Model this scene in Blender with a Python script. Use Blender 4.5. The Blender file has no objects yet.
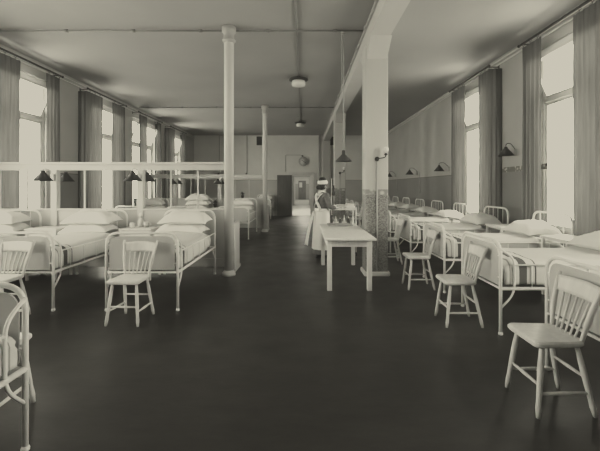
import bpy, math, random
from mathutils import Vector, Matrix, noise
random.seed(7)
C = bpy.context.scene.collection
PI = math.pi

# ------------------------------------------------------------------ camera
W, H, F = 600, 451, 357.0
KY = 357/380
VX, VY = 303.0, 187.0
cd = bpy.data.cameras.new('camera'); cam = bpy.data.objects.new('camera', cd); C.objects.link(cam)
cam.location = (0, 0, 1.5); cam.rotation_euler = (PI/2, 0, 0)
cd.sensor_fit = 'HORIZONTAL'; cd.sensor_width = 36; cd.lens = F/W*36
cd.shift_x = (W/2 - VX)/W; cd.shift_y = -(H/2 - VY)/W
cd.clip_start = 0.05; cd.clip_end = 200
bpy.context.scene.camera = cam

# ------------------------------------------------------------------ materials
def new_mat(name):
    m = bpy.data.materials.new(name); m.use_nodes = True
    nt = m.node_tree; b = nt.nodes['Principled BSDF']
    return m, nt, b

def paint(name, v, rough=0.5, var=0.06, scale=6.0, bump=0.0, spec=0.4, stretch=(1, 1, 1), metal=0.0, bscale=None):
    """grey paint with soft procedural mottling"""
    m, nt, b = new_mat(name)
    tc = nt.nodes.new('ShaderNodeTexCoord'); mp = nt.nodes.new('ShaderNodeMapping')
    mp.inputs['Scale'].default_value = stretch
    nt.links.new(tc.outputs['Object'], mp.inputs['Vector'])
    n = nt.nodes.new('ShaderNodeTexNoise'); n.inputs['Scale'].default_value = scale; n.inputs['Detail'].default_value = 5
    nt.links.new(mp.outputs['Vector'], n.inputs['Vector'])
    r = nt.nodes.new('ShaderNodeValToRGB')
    lo, hi = v*(1-var), min(1, v*(1+var))
    r.color_ramp.elements[0].position = 0.3; r.color_ramp.elements[1].position = 0.7
    r.color_ramp.elements[0].color = (lo, lo*.998, lo*.985, 1); r.color_ramp.elements[1].color = (hi, hi*.998, hi*.985, 1)
    nt.links.new(n.outputs['Fac'], r.inputs['Fac']); nt.links.new(r.outputs['Color'], b.inputs['Base Color'])
    b.inputs['Roughness'].default_value = rough; b.inputs['Specular IOR Level'].default_value = spec
    b.inputs['Metallic'].default_value = metal
    if bump:
        n2 = nt.nodes.new('ShaderNodeTexNoise'); n2.inputs['Scale'].default_value = bscale or scale*6; n2.inputs['Detail'].default_value = 3
        nt.links.new(mp.outputs['Vector'], n2.inputs['Vector'])
        bp = nt.nodes.new('ShaderNodeBump'); bp.inputs['Strength'].default_value = bump; bp.inputs['Distance'].default_value = 0.01
        nt.links.new(n2.outputs['Fac'], bp.inputs['Height']); nt.links.new(bp.outputs['Normal'], b.inputs['Normal'])
    return m

def dado_wall(name, up, low, z, band=0.05):
    """painted wall, darker below a dado line at world height z"""
    m, nt, b = new_mat(name)
    g = nt.nodes.new('ShaderNodeNewGeometry'); s = nt.nodes.new('ShaderNodeSeparateXYZ')
    nt.links.new(g.outputs['Position'], s.inputs[0])
    n = nt.nodes.new('ShaderNodeTexNoise'); n.inputs['Scale'].default_value = 1.2; n.inputs['Detail'].default_value = 6
    nt.links.new(g.outputs['Position'], n.inputs['Vector'])
    r = nt.nodes.new('ShaderNodeValToRGB'); cr = r.color_ramp; cr.interpolation = 'CONSTANT'
    cr.elements[0].position = 0; cr.elements[0].color = (low, low, low*.98, 1)
    e = cr.elements.new((z-band)/5); e.color = (low*.55, low*.54, low*.5, 1)
    e = cr.elements.new((z-band*.55)/5); e.color = (up*1.05, up*1.03, up, 1)
    cr.elements[-1].position = z/5; cr.elements[-1].color = (up, up, up*.98, 1)
    d = nt.nodes.new('ShaderNodeMath'); d.operation = 'DIVIDE'; d.inputs[1].default_value = 5
    nt.links.new(s.outputs['Z'], d.inputs[0]); nt.links.new(d.outputs[0], r.inputs['Fac'])
    mx = nt.nodes.new('ShaderNodeMix'); mx.data_type = 'RGBA'; mx.blend_type = 'MULTIPLY'; mx.inputs[0].default_value = 0.25
    nt.links.new(r.outputs['Color'], mx.inputs[6]); nt.links.new(n.outputs['Fac'], mx.inputs[7])
    nt.links.new(mx.outputs[2], b.inputs['Base Color']); b.inputs['Roughness'].default_value = 0.55
    return m

def speckle_column(name, zb):
    m, nt, b = new_mat(name)
    g = nt.nodes.new('ShaderNodeNewGeometry'); s = nt.nodes.new('ShaderNodeSeparateXYZ')
    nt.links.new(g.outputs['Position'], s.inputs[0])
    n = nt.nodes.new('ShaderNodeTexNoise'); n.inputs['Scale'].default_value = 55; n.inputs['Detail'].default_value = 2
    nt.links.new(g.outputs['Position'], n.inputs['Vector'])
    r = nt.nodes.new('ShaderNodeValToRGB'); r.color_ramp.elements[0].position = .36; r.color_ramp.elements[1].position = .62
    r.color_ramp.elements[0].color = (.12, .12, .117, 1); r.color_ramp.elements[1].color = (.28, .278, .27, 1)
    nt.links.new(n.outputs['Fac'], r.inputs['Fac'])
    ch = nt.nodes.new('ShaderNodeTexVoronoi'); ch.inputs['Scale'].default_value = 11
    nt.links.new(g.outputs['Position'], ch.inputs['Vector'])
    r2 = nt.nodes.new('ShaderNodeValToRGB'); r2.color_ramp.elements[0].color = (.5, .5, .48, 1); r2.color_ramp.elements[1].color = (.24, .238, .23, 1)
    r2.color_ramp.elements[0].position = .2; r2.color_ramp.elements[1].position = .55
    nt.links.new(ch.outputs['Distance'], r2.inputs['Fac'])
    def gt(v):
        q = nt.nodes.new('ShaderNodeMath'); q.operation = 'GREATER_THAN'; q.inputs[1].default_value = v
        nt.links.new(s.outputs['Z'], q.inputs[0]); return q
    m1 = nt.nodes.new('ShaderNodeMix'); m1.data_type = 'RGBA'
    nt.links.new(gt(zb-.09).outputs[0], m1.inputs[0]); nt.links.new(r.outputs['Color'], m1.inputs[6]); nt.links.new(r2.outputs['Color'], m1.inputs[7])
    m2 = nt.nodes.new('ShaderNodeMix'); m2.data_type = 'RGBA'; m2.inputs[7].default_value = (.48, .48, .47, 1)
    nt.links.new(gt(zb).outputs[0], m2.inputs[0]); nt.links.new(m1.outputs[2], m2.inputs[6])
    nt.links.new(m2.outputs[2], b.inputs['Base Color']); b.inputs['Roughness'].default_value = .45
    return m

def floor_mat():
    m, nt, b = new_mat('dark_linoleum')
    g = nt.nodes.new('ShaderNodeNewGeometry')
    mp = nt.nodes.new('ShaderNodeMapping'); mp.inputs['Scale'].default_value = (.9, 2.2, 1)
    nt.links.new(g.outputs['Position'], mp.inputs['Vector'])
    n = nt.nodes.new('ShaderNodeTexNoise'); n.inputs['Scale'].default_value = 2.4; n.inputs['Detail'].default_value = 10; n.inputs['Roughness'].default_value = .72
    nt.links.new(mp.outputs['Vector'], n.inputs['Vector'])
    r = nt.nodes.new('ShaderNodeValToRGB'); r.color_ramp.elements[0].position = .3; r.color_ramp.elements[1].position = .75
    r.color_ramp.elements[0].color = (.014, .0135, .0125, 1); r.color_ramp.elements[1].color = (.034, .0325, .030, 1)
    nt.links.new(n.outputs['Fac'], r.inputs['Fac']); nt.links.new(r.outputs['Color'], b.inputs['Base Color'])
    n2 = nt.nodes.new('ShaderNodeTexNoise'); n2.inputs['Scale'].default_value = 2.2; n2.inputs['Detail'].default_value = 6
    nt.links.new(g.outputs['Position'], n2.inputs['Vector'])
    r3 = nt.nodes.new('ShaderNodeMapRange'); r3.inputs[3].default_value = .22; r3.inputs[4].default_value = .5
    nt.links.new(n2.outputs['Fac'], r3.inputs[0]); nt.links.new(r3.outputs[0], b.inputs['Roughness'])
    b.inputs['Specular IOR Level'].default_value = .22
    wv = nt.nodes.new('ShaderNodeTexNoise'); wv.inputs['Scale'].default_value = 14; nt.links.new(mp.outputs['Vector'], wv.inputs['Vector'])
    bp = nt.nodes.new('ShaderNodeBump'); bp.inputs['Strength'].default_value = .05; bp.inputs['Distance'].default_value = .01
    nt.links.new(wv.outputs['Fac'], bp.inputs['Height']); nt.links.new(bp.outputs['Normal'], b.inputs['Normal'])
    return m

def curtain_mat():
    m, nt, b = new_mat('curtain_cloth')
    nt.nodes.remove(b); out = nt.nodes['Material Output']
    tc = nt.nodes.new('ShaderNodeTexCoord'); mp = nt.nodes.new('ShaderNodeMapping'); mp.inputs['Scale'].default_value = (9, 9, .6)
    n = nt.nodes.new('ShaderNodeTexNoise'); n.inputs['Scale'].default_value = 2; n.inputs['Detail'].default_value = 4
    nt.links.new(tc.outputs['Object'], mp.inputs['Vector']); nt.links.new(mp.outputs['Vector'], n.inputs['Vector'])
    r = nt.nodes.new('ShaderNodeValToRGB'); r.color_ramp.elements[0].color = (.055, .055, .054, 1); r.color_ramp.elements[1].color = (.14, .14, .137, 1)
    nt.links.new(n.outputs['Fac'], r.inputs['Fac'])
    d = nt.nodes.new('ShaderNodeBsdfDiffuse'); t = nt.nodes.new('ShaderNodeBsdfTranslucent'); mx = nt.nodes.new('ShaderNodeMixShader')
    mx.inputs[0].default_value = .28
    for q in (d, t): nt.links.new(r.outputs['Color'], q.inputs['Color'])
    nt.links.new(d.outputs[0], mx.inputs[1]); nt.links.new(t.outputs[0], mx.inputs[2]); nt.links.new(mx.outputs[0], out.inputs[0])
    return m

def blanket_mat(name, v=.62):
    m, nt, b = new_mat(name)
    tc = nt.nodes.new('ShaderNodeTexCoord'); s = nt.nodes.new('ShaderNodeSeparateXYZ')
    nt.links.new(tc.outputs['Object'], s.inputs[0])
    r = nt.nodes.new('ShaderNodeValToRGB'); cr = r.color_ramp; cr.interpolation = 'CONSTANT'
    L = (v, v, v*.985, 1); D = (.10, .10, .097, 1); M_ = (.28, .28, .27, 1)
    cr.elements[0].position = 0; cr.elements[0].color = L
    cr.elements[1].position = .09; cr.elements[1].color = M_
    for p, c in ((.105, L), (.19, D), (.27, L), (.35, D), (.365, L)):
        e = cr.elements.new(p); e.color = c
    nt.links.new(s.outputs['Y'], r.inputs['Fac']); nt.links.new(r.outputs['Color'], b.inputs['Base Color'])
    b.inputs['Roughness'].default_value = .9; b.inputs['Specular IOR Level'].default_value = .1
    n = nt.nodes.new('ShaderNodeTexNoise'); n.inputs['Scale'].default_value = 160
    nt.links.new(tc.outputs['Object'], n.inputs['Vector'])
    bp = nt.nodes.new('ShaderNodeBump'); bp.inputs['Strength'].default_value = .15; bp.inputs['Distance'].default_value = .004
    nt.links.new(n.outputs['Fac'], bp.inputs['Height']); nt.links.new(bp.outputs['Normal'], b.inputs['Normal'])
    return m

def glass_mat():
    m, nt, b = new_mat('window_glass'); nt.nodes.remove(b); out = nt.nodes['Material Output']
    t = nt.nodes.new('ShaderNodeBsdfTransparent'); t.inputs[0].default_value = (.96, .96, .95, 1)
    g = nt.nodes.new('ShaderNodeBsdfGlossy'); g.inputs['Roughness'].default_value = .02
    n = nt.nodes.new('ShaderNodeTexNoise'); n.inputs['Scale'].default_value = 3
    mr = nt.nodes.new('ShaderNodeMapRange'); mr.inputs[3].default_value = .03; mr.inputs[4].default_value = .06
    nt.links.new(n.outputs['Fac'], mr.inputs[0])
    mx = nt.nodes.new('ShaderNodeMixShader'); nt.links.new(mr.outputs[0], mx.inputs[0])
    nt.links.new(t.outputs[0], mx.inputs[1]); nt.links.new(g.outputs[0], mx.inputs[2]); nt.links.new(mx.outputs[0], out.inputs[0])
    return m

def frieze_mat():
    m, nt, b = new_mat('stencilled_frieze')
    tc = nt.nodes.new('ShaderNodeTexCoord'); mp = nt.nodes.new('ShaderNodeMapping'); mp.inputs['Scale'].default_value = (1, 1, 1)
    nt.links.new(tc.outputs['Object'], mp.inputs['Vector'])
    v = nt.nodes.new('ShaderNodeTexVoronoi'); v.inputs['Scale'].default_value = 16
    nt.links.new(mp.outputs['Vector'], v.inputs['Vector'])
    r = nt.nodes.new('ShaderNodeValToRGB'); r.color_ramp.elements[0].position = .25; r.color_ramp.elements[1].position = .5
    r.color_ramp.elements[0].color = (.5, .49, .46, 1); r.color_ramp.elements[1].color = (.17, .166, .155, 1)
    nt.links.new(v.outputs['Distance'], r.inputs['Fac']); nt.links.new(r.outputs['Color'], b.inputs['Base Color'])
    b.inputs['Roughness'].default_value = .6
    return m

M = dict(
    ceiling=paint('ceiling_plaster', .36, .8, .05, .7, .05),
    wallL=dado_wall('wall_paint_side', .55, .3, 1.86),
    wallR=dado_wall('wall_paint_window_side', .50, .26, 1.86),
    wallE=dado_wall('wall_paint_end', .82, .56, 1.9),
    floor=floor_mat(),
    column=speckle_column('column_paint', 1.46),
    beam=paint('beam_plaster', .50, .7, .04, 1.5),
    iron=paint('white_enamelled_iron', .82, .32, .05, 5, spec=.5),
    panel=paint('enamelled_sheet', .50, .4, .07, 3, spec=.4),
    wood=paint('painted_wood', .80, .42, .06, 8, .04, stretch=(3, 3, .6)),
    chair=paint('painted_chair_wood', .66, .3, .08, 9, .04, stretch=(3, 3, .6)),
    part=paint('partition_paint', .56, .42, .05, 2),
    linen=paint('white_linen', .78, .9, .03, 7, .25, spec=.1, bscale=9),
    ticking=paint('mattress_cover', .56, .9, .04, 9, .15, spec=.1),
    blanket=blanket_mat('striped_blanket', .60),
    curtain=curtain_mat(),
    dark=paint('dark_enamel', .03, .45, .2, 8),
    rod=paint('dark_rod_metal', .02, .4, .2, 8),
    opal=paint('opal_glass', .78, .25, .03, 4),
    conduit=paint('conduit_paint', .40, .5, .08, 6),
    darkdoor=paint('brown_door_paint', .2, .45, .15, 3, .06, stretch=(3, 3, .4)),
    pipe=paint('dull_pipe_paint', .2, .5, .1, 6),
    trim=paint('trim_paint', .66, .45, .05, 3),
    glass=glass_mat(), frieze=frieze_mat(),
    skin=paint('skin', .42, .55, .05, 10), hair=paint('dark_hair', .025, .5, .3, 60, .3, stretch=(1, 1, .2)),
    dress=paint('grey_cotton_dress', .18, .9, .12, 20, .1, spec=.1), apron=paint('white_apron_cotton', .93, .9, .03, 7, .15, spec=.1),
    shoe=paint('black_leather', .02, .35, .2, 10), tile=paint('pale_corridor_floor', .8, .5, .04, 3),
    bottle=paint('brown_bottle_glass', .06, .12, .2, 5), enamel=paint('white_enamel', .8, .2, .02, 4),
    clockface=paint('clock_face', .6, .4, .03, 4), vent=paint('vent_metal', .06, .5, .15, 6),
    leaf=paint('dark_leaf', .05, .6, .3, 20),
)

# ------------------------------------------------------------------ mesh builder
class MB:
    def __init__(s): s.v = []; s.f = []; s.sm = []
    def add(s, vs, fs, smooth=True, m=None):
        o = len(s.v)
        for p in vs:
            p = Vector(p); s.v.append(m @ p if m else p)
        for f in fs: s.f.append([i+o for i in f]); s.sm.append(smooth)
        return s
    def box(s, a, b, bev=0.0, m=None):
        (x0, y0, z0), (x1, y1, z1) = a, b
        x0, x1 = min(x0, x1), max(x0, x1); y0, y1 = min(y0, y1), max(y0, y1); z0, z1 = min(z0, z1), max(z0, z1)
        e = min(bev, (x1-x0)*.45, (y1-y0)*.45, (z1-z0)*.45)
        if e <= 0:
            vs = [(x, y, z) for z in (z0, z1) for x, y in ((x0, y0), (x1, y0), (x1, y1), (x0, y1))]
            fs = [(3, 2, 1, 0), (4, 5, 6, 7), (0, 1, 5, 4), (1, 2, 6, 5), (2, 3, 7, 6), (3, 0, 4, 7)]
            return s.add(vs, fs, False, m)
        def ring(i, z):
            X0, X1, Y0, Y1 = x0+i, x1-i, y0+i, y1-i; c = e
            return [(X0+c, Y0, z), (X1-c, Y0, z), (X1, Y0+c, z), (X1, Y1-c, z), (X1-c, Y1, z), (X0+c, Y1, z), (X0, Y1-c, z), (X0, Y0+c, z)]
        k = e*.999
        vs = ring(k*.0+e*.6, z0) + ring(0, z0+e) + ring(0, z1-e) + ring(e*.6, z1)
        fs = [tuple(range(7, -1, -1)), tuple(range(24, 32))]
        for r in range(3):
            for i in range(8):
                j = (i+1) % 8; fs.append((r*8+i, r*8+j, r*8+8+j, r*8+8+i))
        return s.add(vs, fs, False, m)
    def tube(s, pts, r, n=8, closed=False, m=None, flat=None):
        pts = [Vector(p) for p in pts]; k = len(pts)
        rs = r if isinstance(r, (list, tuple)) else [r]*k
        up = None; vs = []
        for i in range(k):
            if closed: t = pts[(i+1) % k] - pts[i-1]
            else: t = pts[min(i+1, k-1)] - pts[max(i-1, 0)]
            t.normalize()
            if up is None:
                up = Vector((0, 0, 1)) if abs(t.z) < .9 else Vector((1, 0, 0))
            up = (up - t*up.dot(t)); up.normalize(); sd = t.cross(up)
            for j in range(n):
                a = 2*PI*j/n; q = 1 if flat is None else flat
                vs.append(pts[i] + sd*math.cos(a)*rs[i] + up*math.sin(a)*rs[i]*q)
        fs = []
        for i in range(k if closed else k-1):
            b = ((i+1) % k)*n
            for j in range(n):
                l = (j+1) % n; fs.append((i*n+j, i*n+l, b+l, b+j))
        if not closed:
            fs.append(tuple(range(n-1, -1, -1))); fs.append(tuple(range((k-1)*n, k*n)))
        return s.add(vs, fs, True, m)
    def lathe(s, prof, c=(0, 0, 0), n=16, m=None, sx=1, sy=1, axis='z'):
        vs = []
        for r, z in prof:
            for j in range(n):
                a = 2*PI*j/n; x, y = r*math.cos(a)*sx, r*math.sin(a)*sy
                p = (x, y, z) if axis == 'z' else ((x, -z, y) if axis == 'y' else (z, x, y))
                vs.append((p[0]+c[0], p[1]+c[1], p[2]+c[2]))
        fs = []
        for i in range(len(prof)-1):
            for j in range(n):
                l = (j+1) % n; fs.append((i*n+j, i*n+l, i*n+n+l, i*n+n+j))
        fs.append(tuple(range(n-1, -1, -1))); k = len(prof)-1; fs.append(tuple(range(k*n, k*n+n)))
        return s.add(vs, fs, True, m)
    def grid(s, fn, nu, nv, m=None, smooth=True, wrap=False):
        vs = [fn(i/nu, j/nv) for i in range(nu+1) for j in range(nv+1)]
        fs = [(i*(nv+1)+j, (i+1)*(nv+1)+j, (i+1)*(nv+1)+j+1, i*(nv+1)+j+1) for i in range(nu) for j in range(nv)]
        return s.add(vs, fs, smooth, m)
    def extrude(s, outline, z0, z1, bev=0.0, m=None):
        n = len(outline); cx = sum(p[0] for p in outline)/n; cy = sum(p[1] for p in outline)/n
        def ring(z, k): return [(cx+(x-cx)*k, cy+(y-cy)*k, z) for x, y in outline]
        lv = [(z0, 1)] if not bev else [(z0, .94), (z0+bev, 1)]
        lv += [(z1, 1)] if not bev else [(z1-bev, 1), (z1, .95)]
        vs = [p for z, k in lv for p in ring(z, k)]; fs = []
        for i in range(len(lv)-1):
            for j in range(n):
                l = (j+1) % n; fs.append((i*n+j, i*n+l, i*n+n+l, i*n+n+j))
        fs.append(tuple(range(n-1, -1, -1))); k = len(lv)-1; fs.append(tuple(range(k*n, k*n+n)))
        return s.add(vs, fs, False, m)
    def build(s, name, mat, parent=None, origin=None):
        o3 = Vector(origin) if origin else Vector((0, 0, 0))
        me = bpy.data.meshes.new(name)
        me.from_pydata([tuple(v-o3) for v in s.v], [], s.f)
        for p, q in zip(me.polygons, s.sm): p.use_smooth = q
        me.materials.append(M[mat] if isinstance(mat, str) else mat); me.update()
        o = bpy.data.objects.new(name, me); C.objects.link(o); o.location = o3
        if parent: o.parent = parent
        return o

def fillet(pts, r, n=5):
    pts = [Vector(p) for p in pts]; out = [pts[0]]
    for i in range(1, len(pts)-1):
        a, b, c = pts[i-1], pts[i], pts[i+1]
        d1 = (a-b); d2 = (c-b); q = min(r, d1.length*.49, d2.length*.49)
        p1 = b + d1.normalized()*q; p2 = b + d2.normalized()*q
        for k in range(n+1):
            t = k/n; out.append(p1*(1-t)**2 + b*2*t*(1-t) + p2*t*t)
    out.append(pts[-1]); return out

def thing(name, label, cat, loc=(0, 0, 0), rz=0, group=None):
    o = bpy.data.objects.new(name, None); C.objects.link(o); o.empty_display_size = .1
    o.location = loc; o.rotation_euler = (0, 0, rz); o['label'] = label; o['category'] = cat
    if group: o['group'] = group
    return o
def tag(o, label, cat, group=None):
    o['label'] = label; o['category'] = cat
    if group: o['group'] = group
    return o
def structure(o, label=None):
    o['kind'] = 'structure'
    if label: o['label'] = label
    return o
def kids(o): return [c for c in bpy.data.objects if c.parent == o]
def dup(root, loc, rz, label, group=None):
    r = root.copy(); C.objects.link(r); r.location = loc; r.rotation_euler = (0, 0, rz); r['label'] = label
    if group: r['group'] = group
    for ch in kids(root):
        c = ch.copy(); C.objects.link(c); c.parent = r
        for g in kids(ch):
            d = g.copy(); C.objects.link(d); d.parent = c
    return r

# ------------------------------------------------------------------ room shell
XL, XR, YB, YE, ZC = -5.75, 4.12, -5.0, 18.8, 4.22
TH = .35
m = MB(); m.box((XL-TH, YB-TH, -.1), (XR+TH, YE+.0, 0)); structure(m.build('floor', 'floor'))
m = MB(); m.box((XL-TH, YB-TH, ZC), (XR+TH, YE+.3, ZC+.15)); structure(m.build('ceiling', 'ceiling'))

ZS, ZT = .74, 3.88
HW = .9
LW = [1.25, 4.2, 7.17, 10.12, 12.95, 15.8]
RW = [2.3, 5.4, 8.42]
def side_wall(name, x0, x1, cents, mat):
    m = MB(); y = YB-TH
    for c in cents:
        m.box((x0, y, 0), (x1, c-HW, ZC)); m.box((x0, c-HW, 0), (x1, c+HW, ZS)); m.box((x0, c-HW, ZT), (x1, c+HW, ZC)); y = c+HW
    m.box((x0, y, 0), (x1, YE+.3, ZC))
    structure(m.build(name, mat))
side_wall('wall_left', XL-TH, XL, LW, 'wallL')
side_wall('wall_right', XR, XR+TH, RW, 'wallR')
m = MB(); m.box((XL, YB-TH, 0), (XR, YB, ZC)); structure(m.build('wall_back', 'wallE'))
# end wall with door opening
DX0, DX1, DZ = -.60, .43, 2.13
m = MB(); m.box((XL, YE, 0), (DX0, YE+.3, ZC)); m.box((DX1, YE, 0), (XR, YE+.3, ZC)); m.box((DX0, YE, DZ), (DX1, YE+.3, ZC))
structure(m.build('wall_end', 'wallE'))
# corridor rooms beyond the door
m = MB(); m.box((-3, YE, -.1), (3, 29, 0)); structure(m.build('floor_corridor', 'tile'))
m = MB(); m.box((-3.1, YE+.3, 0), (-3, 29, 3.2)); m.box((3, YE+.3, 0), (3.1, 29, 3.2)); m.box((-3.1, YE+.3, 3.2), (3.1, 29, 3.3))
m.box((-3, 29, 0), (-.62, 29.2, 3.2)); m.box((.5, 29, 0), (3, 29.2, 3.2)); m.box((-.62, 29, 2.22), (.5, 29.2, 3.2))
structure(m.build('wall_corridor', 'conduit'))
m = MB(); m.box((-3, 29.2, 0), (-2.9, 43, 3.2)); m.box((2.9, 29.2, 0), (3, 43, 3.2)); m.box((-3, 29.2, 3.2), (3, 43, 3.3)); m.box((-3, 43, 0), (3, 43.1, 3.2)); m.box((-3, 29, -.1), (3, 43.1, 0))
structure(m.build('wall_far_room', 'wallE'))
m = MB(); m.box((-.55, 42.9, 0), (.35, 43, 2.25)); structure(m.build('door_2', 'darkdoor'))
m = MB(); m.box((-.45, 42.86, 1.45), (-.1, 42.9, 2.05)); structure(m.build('window_50', 'enamel'))
def arch(mb, x0, x1, z1, y, w, d):
    mb.box((x0-w, y-d, 0), (x0, y, z1+w), .01); mb.box((x1, y-d, 0), (x1+w, y, z1+w), .01); mb.box((x0, y-d, z1), (x1, y, z1+w), .01)
m = MB(); arch(m, -.62, .5, 2.22, 29, .12, .04); structure(m.build('trim_2', 'trim'))
m = MB(); arch(m, DX0, DX1, DZ, YE, .16, .05)
m.box((DX1+.16, YE-.03, 0), (DX1+.27, YE, DZ+.1)); structure(m.build('trim_1', 'trim'))
m = MB(); m.box((DX0, YE, 0), (DX0+.04, YE+.3, DZ)); m.box((DX1-.04, YE, 0), (DX1, YE+.3, DZ)); m.box((DX0, YE, DZ-.04), (DX1, YE+.3, DZ)); structure(m.build('trim_3', 'trim'))
# open door leaf
d1 = bpy.data.objects.new('door_1', None); C.objects.link(d1); d1.location = (DX0, YE-.07, 0); d1.rotation_euler = (0, 0, PI+math.radians(18))
structure(d1)
m = MB(); m.box((0, -.02, .01), (.78, .02, 2.12), .004); m.build('door_leaf', 'darkdoor', d1)
m = MB()
for z0, z1 in ((.15, .95), (1.1, 2.0)):
    m.box((.1, .02, z0), (.36, .028, z1), .006); m.box((.43, .02, z0), (.69, .028, z1), .006)
m.build('door_panel', 'darkdoor', d1)
m = MB(); m.tube([(.7, .02, 1.03), (.7, .07, 1.03), (.6, .07, 1.03)], .01); m.build('door_handle', 'conduit', d1)

# baseboards
for nm, a, b in (('baseboard_left', (XL, YB, 0), (XL+.03, YE, .16)), ('baseboard_right', (XR-.03, YB, 0), (XR, YE, .16)),
                 ('baseboard_end', (XL, YE-.03, 0), (DX0-.16, YE, .16)), ('baseboard_end_2', (DX1+.27, YE-.03, 0), (XR, YE, .16))):
    m = MB(); m.box(a, b, .008); structure(m.build(nm, 'conduit'))
# picture rail on the window side, cornice pipes
m = MB(); m.box((XR-.05, 9.5, 4.10), (XR, YE, 4.17), .01); structure(m.build('trim_4', 'trim'))
# stencilled friezes between curtains
for i, (a, b) in enumerate(((6.0, 7.6),)):
    m = MB(); m.box((XR-.008, a, 1.80), (XR-.001, b, 1.90)); structure(m.build('trim_%d' % (5+i), 'frieze'))

# beam + square columns
m = MB(); m.box((1.07, YB, 3.91), (1.39, YE, ZC)); structure(m.build('beam', 'beam'))
m = MB(); m.box((1.03, YB, 4.13), (1.07, YE, 4.17), .008)
y = .5
while y < YE:
    m.box((1.015, y, 4.12), (1.035, y+.05, 4.18)); y += .9
structure(m.build('trim_7', 'conduit'))
def square_column(y0, lab):
    c = bpy.data.objects.new('column', None); C.objects.link(c); c.location = (1.245, y0+.2, 0); structure(c, lab)
    m = MB(); m.box((-.19, -.2, 0), (.19, .15, 3.91), .012); m.build('shaft', 'column', c)
    m = MB(); m.box((-.22, -.23, 0), (.22, .18, .075), .015); m.build('plinth', 'trim', c)
    m = MB()
    prof = [(-.2, 3.66), (-.55, 3.91), (.55, 3.91), (.2, 3.66)]
    vs = [(-.17, p[0], p[1]) for p in prof] + [(.17, p[0], p[1]) for p in prof]
    m.add(vs, [(0, 1, 2, 3), (7, 6, 5, 4), (0, 4, 5, 1), (1, 5, 6, 2), (2, 6, 7, 3), (3, 7, 4, 0)], False); m.build('bracket', 'beam', c)
    return c
square_column(6.4*KY, 'square pillar with speckled lower half in the foreground')
square_column(12.8*KY, 'square pillar farther down the ward')
m = MB(); m.box((1.05, YE-.25, 0), (1.42, YE, 3.91)); structure(m.build('column', 'column'))

# round iron columns
def round_column(x, y, lab):
    c = bpy.data.objects.new('iron_column', None); C.objects.link(c); c.location = (x, y, 0); structure(c, lab)
    m = MB(); m.lathe([(.078, 0), (.082, 3.95), (.082, 4.0)], n=20); m.build('shaft', 'part', c)
    m = MB(); m.lathe([(.115, 0), (.115, .04), (.095, .07), (.08, .09)], n=20); m.build('base', 'part', c)
    m = MB(); m.lathe([(.082, 3.95), (.11, 3.98), (.11, 4.0), (.09, 4.02), (.09, 4.1), (.12, 4.14), (.12, ZC)], n=20); m.build('capital', 'conduit', c)
round_column(-1.262, 6.48*KY, 'round iron column at the end of the near partition')
round_column(-1.275, 12.75*KY, 'round iron column at the end of the far partition')

# glazed bay partitions: low panel, posts, mullions, deep top rail (open above)
def partition(y, lab, end_panel):
    p = bpy.data.objects.new('partition', None); C.objects.link(p); p.location = (0, y, 0); structure(p, lab)
    x0, x1 = XL, -1.30
    m = MB(); m.box((x0, -.02, .12), (x1, .02, 1.1), .004); m.build('lower_panel', 'part', p)
    m = MB(); m.box((x0, -.03, .12), (x1, .03, .26), .006); m.build('bottom_rail', 'part', p)
    m = MB(); m.box((x0, -.04, 1.09), (x1, .04, 1.125), .008); m.build('ledge', 'part', p)
    m = MB(); m.box((x0, -.03, 1.79), (x1, .03, 1.89), .006); m.box((x0, -.06, 1.885), (x1+.06, .06, 1.93), .012); m.build('top_rail', 'part', p)
    for q in (-4.31, -2.82):
        m = MB(); m.box((q-.055, -.05, 0), (q+.055, .05, 1.8), .008); m.build('post', 'part', p)
    for q in (-5.27, -4.8, -3.8, -3.32, -2.30, -1.83):
        m = MB(); m.box((q-.012, -.012, 1.12), (q+.012, .012, 1.8)); m.build('mullion', 'part', p)
    if end_panel:
        m = MB(); m.box((-1.27, .03, .05), (-1.2, .55, .86), .008); m.box((-1.28, .03, 0), (-1.185, .56, .06), .006); m.build('end_panel', 'part', p)
partition(6.62*KY, 'near low partition with deep white top rail', True)
partition(12.89*KY, 'far low partition with white top rail', True)

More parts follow.
